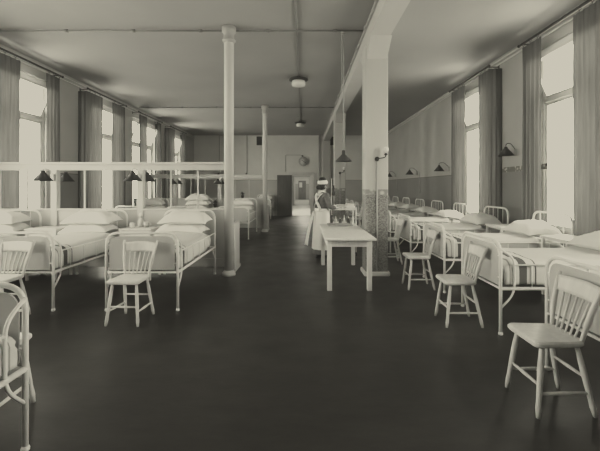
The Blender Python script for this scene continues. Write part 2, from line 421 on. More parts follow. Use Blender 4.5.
# ------------------------------------------------------------------ windows
wn = [0]
def window(side, c):
    wn[0] += 1
    sx = -1 if side == 'L' else 1; xw = XL if side == 'L' else XR
    w = bpy.data.objects.new('window_%d' % wn[0], None); C.objects.link(w); w.location = (xw+sx*.14, c, 0); structure(w)
    def b(m, a, z): m.box(*a, .006)
    m = MB(); t = .06
    m.box((-.04, -HW, ZS), (.04, -HW+t, ZT), .006); m.box((-.04, HW-t, ZS), (.04, HW, ZT), .006)
    m.box((-.04, -HW+t, ZS), (.04, HW-t, ZS+t), .006); m.box((-.04, -HW+t, ZT-t), (.04, HW-t, ZT), .006)
    m.box((-.05, -HW+t, 2.96), (.05, HW-t, 3.04), .006)
    m.build('window_frame', 'trim', w)
    m = MB()
    for a, b_ in ((-HW+t, -HW+t+.05), (HW-t-.05, HW-t)): m.box((-.025, a, ZS+t), (.025, b_, 2.96), .004)
    for a, b_ in ((-HW+t+.05, HW-t-.05),): m.box((-.02, a, ZS+t), (.02, b_, ZS+t+.06)); m.box((-.02, a, 2.91), (.02, b_, 2.96))
    m.build('casement', 'trim', w)
    m = MB(); m.box((-.003, -HW+t, ZS+t), (.003, HW-t, 2.96)); m.build('glass_pane', 'glass', w)
    # top light tilted inwards, hinged at its lower edge
    tl = MB(); q_ = HW-t-.01; mm = Matrix.Translation((0, 0, 3.04)) @ Matrix.Rotation(-sx*math.radians(24), 4, 'Y')
    for a in (((-.02, -q_, 0), (.02, -q_+.05, .72)), ((-.02, q_-.05, 0), (.02, q_, .72)), ((-.02, -q_+.05, 0), (.02, q_-.05, .05)), ((-.02, -q_+.05, .67), (.02, q_-.05, .72))):
        tl.box(*a, .004, m=mm)
    tl.build('top_light', 'trim', w)
    g = MB(); g.box((-.003, -q_+.05, .05), (.003, q_-.05, .67), m=mm); g.build('glass_pane', 'glass', w)
    st = MB()
    tip = mm @ Vector((0, 0, .7))
    for q in (-HW+t, HW-t): st.tube([(tip.x, q, tip.z), (0, q, 3.06)], .012, 6); st.tube([(tip.x, q, tip.z), (0, q, ZT-.05)], .012, 6)
    st.build('stay', 'conduit', w)
    m = MB(); m.box((-sx*.2, -HW-.04, ZS-.045), (sx*.04, HW+.04, ZS), .008)
    m.build('window_sill', 'trim', w)
    m = MB(); m.box((-sx*.16, -HW+.01, ZT-.17), (-sx*.06, HW-.01, ZT-.03), .02); m.build('blind_box', 'trim', w)
    # daylight portal outside
    ld = bpy.data.lights.new('window_portal', 'AREA'); ld.shape = 'RECTANGLE'; ld.size = ZT-ZS; ld.size_y = HW*2
    ld.cycles.is_portal = True
    lo = bpy.data.objects.new('window_portal', ld); C.objects.link(lo)
    lo.location = (xw+sx*(TH+.03), c, (ZS+ZT)/2); lo.rotation_euler = (0, -sx*-PI/2, 0)
for c in LW: window('L', c)
for c in RW: window('R', c)

# curtains, rods
RZ = 4.02
def curtain(side, ya, yb, wrap_end, label, group, fold=.05, seed=0):
    """pleated curtain from ya to yb along the rod; wrap_end 0/1/None adds the return to the wall at ya / yb"""
    sx = -1 if side == 'L' else 1; xw = XL if side == 'L' else XR; xr = xw - sx*.25
    path = []
    n = 60
    if wrap_end == 0: path += [(xw - sx*.004, ya), (xr + sx*.03, ya)]
    path += [(xr, ya+.03*(wrap_end == 0)), (xr, yb-.03*(wrap_end == 1))]
    if wrap_end == 1: path += [(xr + sx*.03, yb), (xw - sx*.004, yb)]
    ds = [0]
    for a, b in zip(path, path[1:]): ds.append(ds[-1] + math.dist(a, b))
    Lt = ds[-1]; nf = max(4, round(Lt/.115))
    def at(s):
        s *= Lt
        for i in range(len(ds)-1):
            if s <= ds[i+1] or i == len(ds)-2:
                t = (s-ds[i])/max(1e-6, ds[i+1]-ds[i]); a, b = path[i], path[i+1]
                d = Vector((b[0]-a[0], b[1]-a[1])).normalized()
                return Vector((a[0]+(b[0]-a[0])*t, a[1]+(b[1]-a[1])*t)), Vector((-d.y, d.x))
    zb = .32; zt = RZ-.07
    def fn(u, v):
        p, nrm = at(u); z = zt + (zb-zt)*v
        am = fold*(.35+.65*min(1, v*2.2)) * (.7+.5*noise.noise((u*5, seed*3.1, 0)))
        ph = u*nf*2*PI + 1.1*noise.noise((u*3, v*1.2, seed*7.7))
        off = am*math.sin(ph)*.6 + .012*noise.noise((u*14, v*3, seed))
        k = 0
        return (p.x+nrm.x*off, p.y+nrm.y*off, z)
    m = MB(); m.grid(fn, nf*10, 14)
    o = m.build('curtain', 'curtain', origin=(xr, (ya+yb)/2, zb)); tag(o, label, 'curtain', group)
    for k in range(max(4, nf//2)):
        u = (k+.5)/max(4, nf//2); p, nrm = at(u)
        if abs(p.x-xr) > .05: continue
        r = MB(); r.tube([(p.x+.026*math.cos(a), p.y, RZ-.012+.028*math.sin(a)) for a in [2*PI*i/10 for i in range(10)]], .004, 5, True)
        r.tube([(p.x, p.y, RZ-.04), (p.x, p.y, RZ-.075)], .004, 5)
        q = r.build('ring', 'rod', origin=(xr, (ya+yb)/2, zb)); q.parent = o; q.location = (0, 0, 0)
    return o
def rod(side, c, half, label):
    sx = -1 if side == 'L' else 1; xw = XL if side == 'L' else XR; xr = xw - sx*.25
    t = thing('curtain_rod', label, 'curtain rod', (xr, c, RZ), group='curtain rods above the windows')
    m = MB(); m.tube([(0, -half, 0), (0, half, 0)], .022, 8); m.build('rod', 'rod', t)
    for s in (-1, 1):
        m = MB(); m.lathe([(.012, 0), (.026, .015), (.028, .035), (.015, .055), (.005, .06)], n=10, axis='y', m=Matrix.Translation((0, s*half, 0)) @ (Matrix.Identity(4) if s < 0 else Matrix.Rotation(PI, 4, 'Z'))); m.build('finial', 'rod', t)
        m = MB(); m.tube([(0, s*(half-.06), 0), (sx*.255, s*(half-.06), 0)], .011, 8); m.box((sx*.245, s*(half-.06)-.025, -.05), (sx*.26, s*(half-.06)+.025, .05), .004); m.build('bracket', 'rod', t)
# (side, centre, half rod, near curtain span, far curtain span)
gl = 'curtains on the bedside-partition windows'; gr = 'curtains on the aisle-bed windows'
wd = [('L', 7.17, .97, 'first window beyond the near partition', (6.22, 6.95, 0), (7.65, 8.1, 1)),
      ('L', 10.12, .97, 'second window beyond the near partition', (9.12, 9.8, 0), (10.3, 11.05, 1)),
      ('L', 12.95, .97, 'third window beyond the near partition', (12.0, 12.6, None), (13.45, 13.88, 1)),
      ('L', 15.8, .97, 'last window before the end wall', (14.8, 15.35, 0), (16.15, 16.7, 1)),
      ('R', 5.4, .97, 'big bright window in the aisle-row wall', (4.45, 5.11, 0), (5.80, 6.33, 1)),
      ('R', 8.42, .97, 'narrow-looking window farther along the aisle-row wall', (7.38, 7.88, 0), (8.52, 9.36, 1))]
for i, (s, c, h, lab, n_, f_) in enumerate(wd):
    rod(s, c, h, 'dark metal curtain rod over the ' + lab)
    curtain(s, *n_, 'grey pleated curtain, nearer of the pair at the ' + lab, gl if s == 'L' else gr, seed=i*2+1)
    curtain(s, *f_, 'grey pleated curtain, farther of the pair at the ' + lab, gl if s == 'L' else gr, seed=i*2+2)

# ------------------------------------------------------------------ beds
BW, BL = .86, 1.81
def bed_proto(label, group):
    t = thing('iron_bed', label, 'bed', (0, 0, 0), 0, group)
    w = BW/2; r = .0165
    # foot end
    m = MB(); m.tube(fillet([(-w, 0, .02), (-w, 0, .945), (w, 0, .945), (w, 0, .02)], .15, 7), r, 10)
    m.tube([(-w, 0, .47), (w, 0, .47)], .012, 8); ft = m.build('foot_frame', 'iron', t)
    ol = [(-w+.035, .5), (w-.035, .5)] ; pts = fillet([(w-.035, 0, .5), (w-.035, 0, .905), (-w+.035, 0, .905), (-w+.035, 0, .5)], .12, 6)
    vs = [(p.x, -.006, p.z) for p in pts] + [(p.x, .006, p.z) for p in pts]; n = len(pts)
    m = MB(); m.add(vs, [tuple(range(n-1, -1, -1)), tuple(range(n, 2*n))] + [(i, (i+1) % n, n+(i+1) % n, n+i) for i in range(n)], False)
    fp = m.build('foot_panel', 'panel', t)
    for x in (-w+.02, w-.02):
        for z in (.58, .8):
            m = MB(); m.lathe([(.008, -.022), (.008, .022)], n=6, axis='x', m=Matrix.Translation((x, 0, z))); m.build('clip', 'iron', fp)
    # head end
    m = MB(); m.tube(fillet([(-w, BL, .02), (-w, BL, 1.1), (w, BL, 1.1), (w, BL, .02)], .15, 7), r, 10)
    m.tube([(-w, BL, .47), (w, BL, .47)], .012, 8)
    hd = m.build('head_frame', 'iron', t)
    for k in range(4):
        x = -w + BW*(k+1)/5; m = MB(); m.tube([(x, BL, .47), (x, BL, 1.1)], .005, 6); m.build('bar', 'iron', hd)
    for s in (-1, 1):
        x = s*w
        m = MB(); m.tube([(x, 0, .47), (x, BL, .47)], .017, 8); m.build('side_rail', 'iron', t)
        m = MB(); m.tube([(x, .13, .71), (x, BL, .71)], .009, 8)
        for k in range(6):
            yy = .32+k*.29; m.tube([(x, yy, .47), (x, yy, .71)], .005, 6)
        m.build('side_guard', 'iron', t)
        m = MB(); m.tube(fillet([(x, .0, .87), (x, .14, .78), (x, .14, .42), (x, 0, .27)], .09, 5), .011, 8); m.build('corner_loop', 'iron', t)
        m = MB(); m.tube(fillet([(x, BL, .27), (x, BL-.14, .42), (x, BL-.14, .46)], .05, 4), .011, 8); m.build('corner_brace', 'iron', t)
        for y in (0, BL):
            m = MB(); m.lathe([(.012, 0), (.022, .007), (.023, .02), (.0165, .036)], (x, y, 0), 10); m.build('foot_knob', 'iron', t)
    # mesh base + mattress
    m = MB(); m.box((-w+.02, .02, .455), (w-.02, BL-.02, .475)); m.build('spring_base', 'conduit', t)
    def prof(a, hw, z0, z1, p=5):
        c, s_ = math.cos(a), math.sin(a)
        return hw*math.copysign(abs(c)**(2/p), c), (z0+z1)/2 + (z1-z0)/2*math.copysign(abs(s_)**(2/p), s_)
    m = MB(); nu, nv = 24, 16; vs = []; fs = []
    for j in range(nv+1):
        v = j/nv; e = (1-abs(2*v-1)**8)**.25 if 0 < v < 1 else .0
        for i in range(nu):
            x, z = prof(2*PI*i/nu, (w-.03)*(.9+.1*e), .475, .475+.25)
            zc = .6; z = zc+(z-zc)*(.15+.85*e) + .008*noise.noise((x*4, v*6, 1))
            vs.append((x, .03+v*(BL-.06), z))
    for j in range(nv):
        for i in range(nu):
            l = (i+1) % nu; fs.append((j*nu+i, j*nu+l, j*nu+nu+l, j*nu+nu+i))
    fs += [tuple(range(nu-1, -1, -1)), tuple(range(nv*nu, nv*nu+nu))]
    m.add(vs, fs); m.build('mattress', 'ticking', t)
    return t
def blanket_proto(t):
    w = BW/2; hw = w-.018
    sec = fillet([(-hw, 0, .51), (-hw, 0, .735), (hw, 0, .735), (hw, 0, .51)], .08, 6)
    ls = [0]
    for a, b in zip(sec, sec[1:]): ls.append(ls[-1]+(b-a).length)
    def at(u):
        s = u*ls[-1]
        for i in range(len(ls)-1):
            if s <= ls[i+1] or i == len(ls)-2:
                return sec[i].lerp(sec[i+1], (s-ls[i])/max(1e-6, ls[i+1]-ls[i]))
    def fn(u, v):
        p = at(u); y = .045+v*1.30
        dz = .03*math.exp(-((v-.98)/.06)**2)
        q = .012*noise.noise((p.x*5, y*4, 3)) + .006*noise.noise((p.x*16, y*9, 5))
        side = abs(p.x)/hw
        top = p.z > .66
        dip = 0 if v > .03 else -.03
        return (p.x*(1 + (.0 if top else q*.6/hw)), y, p.z + (q+dz+.012*(1-side**2) + dip if top else .012*noise.noise((y*6, 2, p.x))))
    m = MB(); m.grid(fn, 44, 40)
    o = m.build('blanket', 'blanket', t)
    sm = o.modifiers.new('thick', 'SOLIDIFY'); sm.thickness = .012; sm.offset = 1
    return o
def pillow_mesh(wd, dp, th, seed):
    def f(sign):
        def fn(u, v):
            a, b = 2*u-1, 2*v-1
            k = max(0, (1-abs(a)**3.0)*(1-abs(b)**3.0))**.45
            x = wd/2*a - .035*wd*a*abs(a)**3*(1-b*b); y = dp/2*b - .05*dp*b*abs(b)**3*(1-a*a)
            n = .17*th*noise.noise((a*2.2+seed, b*2.2, seed*1.7)) + .07*th*noise.noise((a*7, b*5+seed, seed))
            droop = -.16*th*(a*a*.9 + b*b*.6)
            h = th*.62*k if sign > 0 else -th*.30*k
            return (x, y, h + n*k*(1 if sign > 0 else .3) + droop + .1*th)
        return fn
    m = MB(); m.grid(f(1), 26, 18); m.grid(f(-1), 26, 18)
    # flip lower sheet
    return m
pillow_meshes = []
def pillow(bx, by, z, rz, rx, label, group, var, sc_=(1, 1, 1)):
    if var not in pillow_meshes_d:
        m = pillow_mesh(.76, .46, .17, var*3.3); o = m.build('pillow', 'linen'); pillow_meshes_d[var] = o.data
    else:
        o = bpy.data.objects.new('pillow', pillow_meshes_d[var]); C.objects.link(o)
    o.location = (bx, by, z); o.rotation_euler = (rx[0], rx[1], rz); o.scale = sc_; tag(o, label, 'pillow', group)
    return o
pillow_meshes_d = {}

ib = bl = None
def place_bed(x, y, rz, who, group, npil=2, blanket=True, push=0.0):
    """foot end centre at x,y; local +y runs towards the head end"""
    global ib, bl
    lab = 'white iron bed, ' + who
    if ib is None: ib = bed_proto(lab, group); blanket_proto(ib); ib.location = (x, y, 0); ib.rotation_euler = (0, 0, rz)
    else: dup(ib, (x, y, 0), rz, lab, group)
    R = Matrix.Rotation(rz, 3, 'Z')
    for k in range(npil):
        p = R @ Vector((random.uniform(-.03, .03)+(.02 if k else 0), BL-.30-.02*k, 0))
        z = (.805 if npil > 1 else .825) + .16*k
        w = (('lower', 'upper', 'topmost third')[k]) + ' pillow on ' if npil > 1 else 'plump white pillow on '
        pillow(x+p.x, y+p.y, z, rz+random.uniform(-.05, .05)+(.05 if k else 0), (math.radians(3 if k else 0), random.uniform(-.03, .03)), w+who, 'white pillows', random.randint(0, 3), (1, 1, 1.2) if k else ((1, 1, 1) if npil > 1 else (1.0, 1.08, 1.3 if y < 7.2 else .95)))

# near bay, heads against the near partition
place_bed(-1.942, 4.31, 0, 'the near partition bed beside the round column', 'beds in the near bay')
place_bed(-3.445, 4.31, 0, 'the middle bed of the near partition', 'beds in the near bay')
place_bed(-4.93, 4.31, 0, 'the near partition bed by the window wall', 'beds in the near bay')
# bed whose foot end faces away in the bottom corner
place_bed(-2.005, 2.025, PI, 'cut off in the bottom corner, its foot end facing away', 'beds in the near bay', npil=0)
cb = [o for o in bpy.data.objects if o.type == 'EMPTY' and o.get('label', '').startswith('white iron bed, cut off')][0]
for c_ in kids(cb):
    if c_.name.split('.')[0] in ('mattress', 'blanket'): c_.scale.z = .85; c_.location.z = .475*.15
# bay between the partitions
place_bed(-1.99, 10.2, 0, 'the far partition bed beside its column', 'beds at the far partition', npil=2)
place_bed(-3.45, 10.2, 0, 'the middle bed of the far partition', 'beds at the far partition', npil=3)
place_bed(-4.95, 10.2, 0, 'the far partition bed by the window wall', 'beds at the far partition')
place_bed(-1.95, 16.8, 0, 'the bed at the end wall beside the dark open door', 'beds at the end wall', npil=2)
# window row, feet to the aisle
RY = [y*KY for y in (2.655, 4.305, 5.83, 7.52, 9.15, 10.8, 12.4, 14.05, 15.65, 17.25, 18.85)]
on = ['first', 'second', 'third', 'fourth', 'fifth', 'sixth', 'seventh', 'eighth', 'ninth', 'tenth', 'eleventh']
for i, yy in enumerate(RY):
    place_bed(2.0, yy, -PI/2, 'the %s bed from the camera in the aisle row' % on[i], 'beds in the aisle row', npil=1 if i < 4 else 1)

# ------------------------------------------------------------------ chairs
def chair_proto(label, group):
    t = thing('spindle_chair', label, 'chair', (0, 0, 0), 0, group)
    ol = [(p.x, p.y) for p in fillet([(-.02, -.20, 0), (.183, -.20, 0), (.16, .145, 0), (-.16, .145, 0), (-.183, -.20, 0), (-.02, -.20, 0)], .05, 5)][:-1]
    ol = ol[1:]
    m = MB(); m.extrude(ol, .447, .488, .012)
    m.build('seat', 'chair', t)
    legs = {}
    for sx in (-1, 1):
        for sy in (-1, 1):
            a = Vector((sx*.132, sy*.115 - .02, .455)); b = Vector((sx*(.178 if sy < 0 else .168), sy*.19, 0))
            legs[sx, sy] = (a, b)
            pts = [a.lerp(b, k/8) for k in range(9)]
            rs = [.014, .016, .019, .02, .019, .018, .0165, .0185, .0125]
            m = MB(); m.tube(pts, rs, 8); m.build('leg', 'chair', t)
    def on_leg(k, z): a, b = legs[k]; return a.lerp(b, (a.z-z)/a.z)
    def bar(k1, k2, z1, z2):
        p, q = on_leg(k1, z1), on_leg(k2, z2)
        m = MB(); m.tube([p, p.lerp(q, .5), q], [.009, .013, .009], 7); m.build('stretcher', 'chair', t)
    bar((-1, -1), (1, -1), .20, .20); bar((-1, 1), (1, 1), .25, .25)
    for s in (-1, 1): bar((s, -1), (s, 1), .15, .15)
    top = {}
    for s in (-1, 1):
        a = Vector((s*.14, .12, .47)); b = Vector((s*.2, .225, .865))
        m = MB(); pts = [a.lerp(b, k/6) + Vector((0, -.012*math.sin(PI*k/6), 0)) for k in range(7)]
        m.tube(pts, [.015, .017, .02, .021, .02, .019, .014], 8, flat=.75); m.build('back_post', 'chair', t); top[s] = b
    # curved crest board between the posts
    def crest(u, v):
        s = u*2-1; z = .735 + .105*v + (.012*(1-s*s) if v > .5 else 0)
        f = (z-.47)/(.865-.47); return (s*(.14+.06*f), .12+.105*f+.02*(1-s*s)-.006, z)
    m = MB(); n1, n2 = 12, 4
    m.grid(crest, n1, n2); o2 = m.build('crest_rail', 'chair', t)
    sm = o2.modifiers.new('thick', 'SOLIDIFY'); sm.thickness = .018; sm.offset = 0
    for k in range(5):
        s = -1 + 2*(k+1)/6
        a = Vector((s*.13, .115, .48)); b = Vector(crest((s+1)/2, .15)); m = MB()
        m.tube([a, a.lerp(b, .5), b], [.007, .009, .007], 6); m.build('spindle', 'chair', t)
    return t
ch = None
def place_chair(x, y, rz, who, group):
    global ch
    lab = 'white spindle-back wooden chair ' + who
    if ch is None: ch = chair_proto(lab, group); ch.location = (x, y, 0); ch.rotation_euler = (0, 0, rz)
    else: dup(ch, (x, y, 0), rz, lab, group)
g1 = 'chairs at the foot of the near bay beds'; g2 = 'chairs along the aisle row'
place_chair(-1.94, 4.03, math.radians(-3), 'at the foot of the bed beside the round column', g1)
place_chair(-3.40, 4.03, math.radians(-4), 'at the foot of the middle bed, cut by the frame edge', g1)
place_chair(-2.04, 2.285, PI+math.radians(5), 'half hidden behind the cut-off bed in the corner', g1)
place_chair(1.715, 2.655*KY, -PI/2+math.radians(0), 'at the foot of the first aisle-row bed', g2)
for i, (x, y) in ((1, (1.73, 4.235)), (2, (1.73, 5.705)), (3, (1.73, 7.52)), (6, (1.73, 12.4)), (7, (1.73, 14.05)), (8, (1.73, 15.65))):
    place_chair(x, y*KY, -PI/2+math.radians(random.uniform(-3, 3)), 'at the foot of the %s aisle-row bed' % on[i], g2)

# ------------------------------------------------------------------ bedside tables
def bedside_proto(label, group, thin=False):
    t = thing('bedside_table', label, 'bedside table', (0, 0, 0), 0, group)
    m = MB(); m.box((-.26, -.22, .80), (.26, .22, .828), .008); m.build('tabletop', 'wood', t)
    m = MB(); m.box((-.23, -.19, .775 if thin else .70), (.23, .19, .80)); m.build('apron', 'wood', t)
    m = MB(); m.box((-.22, -.18, .27), (.22, .18, .29), .004); m.build('shelf', 'wood', t)
    for sx in (-1, 1):
        for sy in (-1, 1):
            m = MB(); m.box((sx*.23-.018, sy*.19-.018, 0), (sx*.23+.018, sy*.19+.018, .80), .003); m.build('leg', 'wood', t)
    return t
bt = None; bt2 = None
def place_table(x, y, rz, who):
    global bt, bt2
    lab = 'small white bedside table ' + who
    if x > 0:
        lab = 'small thin-topped white bedside table ' + who
        if bt2 is None: bt2 = bedside_proto(lab, 'bedside tables', True); bt2.location = (x, y, 0); bt2.rotation_euler = (0, 0, rz)
        else: dup(bt2, (x, y, 0), rz, lab)
        return
    if bt is None: bt = bedside_proto(lab, 'bedside tables'); bt.location = (x, y, 0); bt.rotation_euler = (0, 0, rz)
    else: dup(bt, (x, y, 0), rz, lab)
place_table(-2.69, 5.92, 0, 'between the column bed and the middle bed of the near partition')
place_table(-4.20, 5.92, 0, 'between the middle bed and the window bed of the near partition')
place_table(-2.72, 11.8, 0, 'between the column bed and the middle bed of the far partition')
place_table(-4.20, 11.8, 0, 'between the middle bed and the window bed of the far partition')
for i in range(len(RY)-1):
    if i in (0,): continue
    place_table(3.55, (RY[i]+RY[i+1])/2, -PI/2, 'between the %s and %s beds of the aisle row' % (on[i], on[i+1]))
# things on the bedside tables
def potted(x, y, z, s, label):
    t = thing('potted_plant', label, 'plant', (x, y, z), 0, 'pot plants at the far partition')
    m = MB(); m.lathe([(.05*s, 0), (.07*s, .11*s), (.075*s, .12*s), (.06*s, .12*s)], n=12); m.build('pot', 'dark', t)
    m = MB()
    for k in range(26):
        a = k*2.4; el = random.uniform(.3, 1.2); L = random.uniform(.1, .19)*s
        d = Vector((math.cos(a)*math.cos(el), math.sin(a)*math.cos(el), math.sin(el))); sd = Vector((-math.sin(a), math.cos(a), 0))*.022*s
        b = Vector((0, 0, .12*s)); m.add([b, b+d*L*.55+sd, b+d*L, b+d*L*.55-sd], [(0, 1, 2, 3)])
    m.build('leaves', 'leaf', t)
potted(-2.9, 11.78, .828, 1.0, 'small dark pot plant on the table next to the middle far bed')
potted(-2.05, 12.11, 1.125, .8, 'small dark pot plant on the ledge above the far column bed')
def cup(x, y, z, label):
    t = thing('enamel_mug', label, 'mug', (x, y, z), 0, 'white mugs')
    m = MB(); m.lathe([(.035, 0), (.04, .09), (.036, .09), (.032, .01)], n=14); m.build('mug_body', 'enamel', t)
    m = MB(); m.tube([(.037, 0, .075), (.065, 0, .07), (.065, 0, .03), (.037, 0, .02)], .005, 6); m.build('handle', 'enamel', t)
cup(-2.80, 5.85, .828, 'white enamel mug on the table beside the column bed')
cup(-2.62, 5.96, .828, 'second white enamel mug behind the first, column bedside table')
t = thing('water_carafe', 'clear pale carafe with upturned glass on the column bedside table', 'carafe', (-2.73, 6.02, .828))
m = MB(); m.lathe([(.045, 0), (.055, .03), (.055, .09), (.022, .14), (.02, .18), (.026, .19)], n=14); m.build('carafe_body', 'enamel', t)
m = MB(); m.lathe([(.03, .16), (.026, .235), (.0, .24)], n=12); m.build('drinking_glass', 'enamel', t)

# ------------------------------------------------------------------ lamps
def cone_shade(m_, r=.145, h=.17):
    m_.lathe([(r, 0), (.028, h*.88), (.028, h), (.015, h), (.015, h*.9), (r-.006, .0)], n=24)
def bracket_lamp(x, y, z, ax, ay, label, group, up=.10):
    """conical shade at x,y (rim height z) on an arm that ends at ax,ay on its support"""
    t = thing('bracket_lamp', label, 'lamp', (x, y, z), 0, group)
    m = MB(); cone_shade(m); m.build('lamp_shade', 'dark', t)
    m = MB(); m.lathe([(.018, .02), (.03, .05), (.02, .09), (.012, .14)], n=12); m.build('bulb', 'opal', t)
    dx, dy = ax-x, ay-y
    m = MB(); m.tube(fillet([(0, 0, .16), (0, 0, .17+up), (dx*.5, dy*.5, .17+up*1.2), (dx, dy, .12), (dx, dy, .04)], .09, 5), .007, 7); m.build('arm', 'conduit' if x < 0 else 'vent', t)
    m = MB(); m.box((dx-.025, dy-.02, .0), (dx+.025, dy+.02, .12), .006); m.build('wall_plate', 'conduit', t)
gp = 'cone lamps on the partition posts'
for y, nm in ((6.62*KY, 'near'), (12.89*KY, 'far')):
    for x, pn in ((-4.31, 'post by the window wall'), (-2.82, 'post nearer the round column')):
        bracket_lamp(x, y-.3, 1.60, x, y-.06, 'dark cone lamp, camera side of the %s partition, %s' % (nm, pn), gp, .03)
        bracket_lamp(x-.02, y+.3, 1.60, x, y+.06, 'dark cone lamp, back side of the %s partition, %s' % (nm, pn), gp, .03)
gw = 'cone lamps on the window-side wall'
for y, lab in ((6.95, 'on the wall between the two curtained windows'), (10.1, 'on the plain wall just past the second window'), (12.9, 'on the plain wall, second past the windows'), (15.9, 'on the plain wall, third past the windows beside the pillar')):
    bracket_lamp(3.95 if y < 7 else 3.85, y, 2.11 if y < 7 else 1.95, XR-.02, y-.05, 'dark cone lamp ' + lab, gw, .06)
    if y > 7:
        lab = lab.replace(' beside the pillar', '')
        m = MB(); m.tube([(XR-.03, y-.35, 1.35), (XR-.03, y-.35, 2.05)], .008, 6); m.lathe([(.0, 0), (.02, .01), (.02, .05), (0, .06)], (XR-.03, y-.35, 1.3), 8)
        tag(m.build('pull_cord', 'conduit', origin=(XR-.03, y-.35, 1.3)), 'thin pull cord beside the lamp ' + lab, 'cord')
# end wall lamps with conduits up to the ceiling
for x, lab in ((-2.95, 'near the iron column'), (-4.4, 'nearer the window wall')):
    bracket_lamp(x, YE-.25, 2.05, x, YE-.02, 'dark cone lamp on the end wall ' + lab, 'cone lamps on the end wall', .03)
    m = MB(); m.tube([(x, YE-.02, 2.1), (x, YE-.02, ZC)], .02, 6); tag(m.build('wall_conduit', 'conduit', origin=(x, YE-.02, 2.1)), 'thin vertical conduit above the end wall lamp ' + lab, 'conduit')
# pendant over the white table
t = thing('pendant_lamp', 'conical pendant lamp hanging on a long stem over the white table', 'lamp', (.70, 6.55*KY, 1.94))
m = MB(); m.lathe([(.14, 0), (.135, .015), (.03, .125), (.03, .18), (.012, .2), (.012, .12), (.11, .02), (.134, 0)], n=24); m.build('lamp_shade', 'vent', t)
m = MB(); m.tube([(0, 0, .19), (0, 0, 2.2)], .009, 8); m.build('stem', 'conduit', t)
m = MB(); m.lathe([(.05, 2.2), (.05, 2.24), (.02, 2.26)], n=12); m.tube([(-.03, 0, 1.2), (-.03, 0, 2.22)], .006, 6); m.build('ceiling_rose', 'conduit', t)
m = MB(); m.lathe([(.02, .02), (.03, .05), (.02, .1)], n=12); m.build('bulb', 'opal', t)
# ceiling drum lights
for y, lab in ((9.35*KY, 'nearer ceiling light with dark rim and white drum shade'), (15.65*KY, 'farther ceiling light with dark rim and white drum shade')):
    t = thing('ceiling_light', lab, 'ceiling light', (-.11, y, ZC), 0, 'drum ceiling lights')
    m = MB(); m.lathe([(.05, 0), (.05, -.04), (.23, -.07), (.235, -.09), (.2, -.1), (.17, -.12), (0.02, -.12)], n=28); m.build('rim', 'dark', t)
    m = MB(); m.lathe([(.165, -.11), (.17, -.2), (.155, -.235), (.06, -.25), (0, -.25)], n=28); m.build('drum_shade', 'opal', t)
# sconces on the pillars
for y, lab in ((6.4*KY, 'nearer'), (12.8*KY, 'farther')):
    t = thing('gas_sconce', 'dark swan-arm sconce with white globe on the %s square pillar' % lab, 'wall lamp', (1.245, y, 1.97), 0, 'pillar sconces')
    m = MB(); m.lathe([(.04, 0), (.04, .02), (.02, .04)], n=12, axis='y'); m.build('wall_plate', 'dark', t)
    m = MB(); m.tube(fillet([(0, -.03, 0), (0, -.12, 0), (.12, -.14, .02), (.12, -.14, .1)], .04, 4), .009, 8); m.lathe([(.012, .05), (.03, .06), (.03, .07), (.01, .09)], (.12, -.14, 0), 10); m.build('arm', 'dark', t)
    m = MB(); m.lathe([(.02, .09), (.038, .115), (.044, .15), (.036, .18), (.02, .19)], (.12, -.14, 0), 16); m.build('globe', 'opal', t)
    m = MB(); m.tube([(1.245, y-.012, .1), (1.245, y-.012, 1.94)], .012, 6); tag(m.build('pillar_conduit', 'conduit', origin=(1.245, y, .1)), 'thin conduit down the face of the %s square pillar' % lab, 'conduit')

# ------------------------------------------------------------------ ceiling pipes
for y, lab in ((6.5*KY, 'near'), (12.76*KY, 'far')):
    t = thing('ceiling_pipe', 'grey pipe across the ceiling at the %s round column' % lab, 'pipe', (-2.3, y, ZC-.05), 0, 'cross pipes on the ceiling')
    m = MB(); m.tube([(-3.2, 0, 0), (3.36, 0, 0)], .016, 8); m.build('pipe', 'pipe', t)
    for k in range(6):
        m = MB(); m.lathe([(.025, -.03), (.025, .03)], n=10, axis='x', m=Matrix.Translation((-2.9+k*1.15, 0, 0))); m.build('coupling', 'pipe', t)
m = MB(); m.tube([(-.11, YB, ZC-.02), (-.11, 14.6, ZC-.02)], .012, 6)
tag(m.build('ceiling_conduit', 'pipe', origin=(-.11, 9.3, ZC-.02)), 'long thin conduit along the ceiling joining the drum lights', 'conduit')
for x, lab in ((XL+.06, 'partitioned side'), (XR-.06, 'open bed row side')):
    m = MB()
    for z in (4.12, 4.04): m.tube([(x, YB, z), (x, YE, z)], .016, 6)
    tag(m.build('cornice_pipe', 'trim', origin=(x, 8, 4.08)), 'twin pale pipes along the top of the %s wall' % lab, 'pipe')

# ------------------------------------------------------------------ end wall fixtures
t = thing('wall_clock', 'round wall clock above the doorway on the end wall', 'clock', (.02, YE-.02, 2.84))
m = MB(); m.lathe([(.235, -.02), (.25, .02), (.25, .06), (.215, .075), (.205, .06)], n=32, axis='y'); m.build('case', 'conduit', t)
m = MB(); m.lathe([(.205, .055), (.205, .062)], n=32, axis='y'); m.build('dial', 'clockface', t)
m = MB(); m.lathe([(.04, -.02), (.045, .03), (.02, .06)], n=12, axis='y', m=Matrix.Translation((-.05, 0, .29))); m.build('crown_ornament', 'dark', t)
m = MB()
for k in range(12):
    a = k*PI/6; m.box((-.008, -.068, .15), (.008, -.064, .19), m=Matrix.Rotation(a, 4, 'Y'))
m.build('hour_mark', 'dark', t)
for a, L, nm in ((math.radians(-50), .11, 'hour_hand'), (math.radians(120), .16, 'minute_hand')):
    m = MB(); m.box((-.01, -.074, -.02), (.01, -.07, L), m=Matrix.Rotation(a, 4, 'Y')); m.build(nm, 'dark', t)
m = MB(); m.tube(fillet([(-.92, YE-.02, 2.3), (-.92, YE-.02, 3.18), (-.1, YE-.02, 3.18), (-.05, YE-.02, 3.1)], .05, 4), .014, 6)
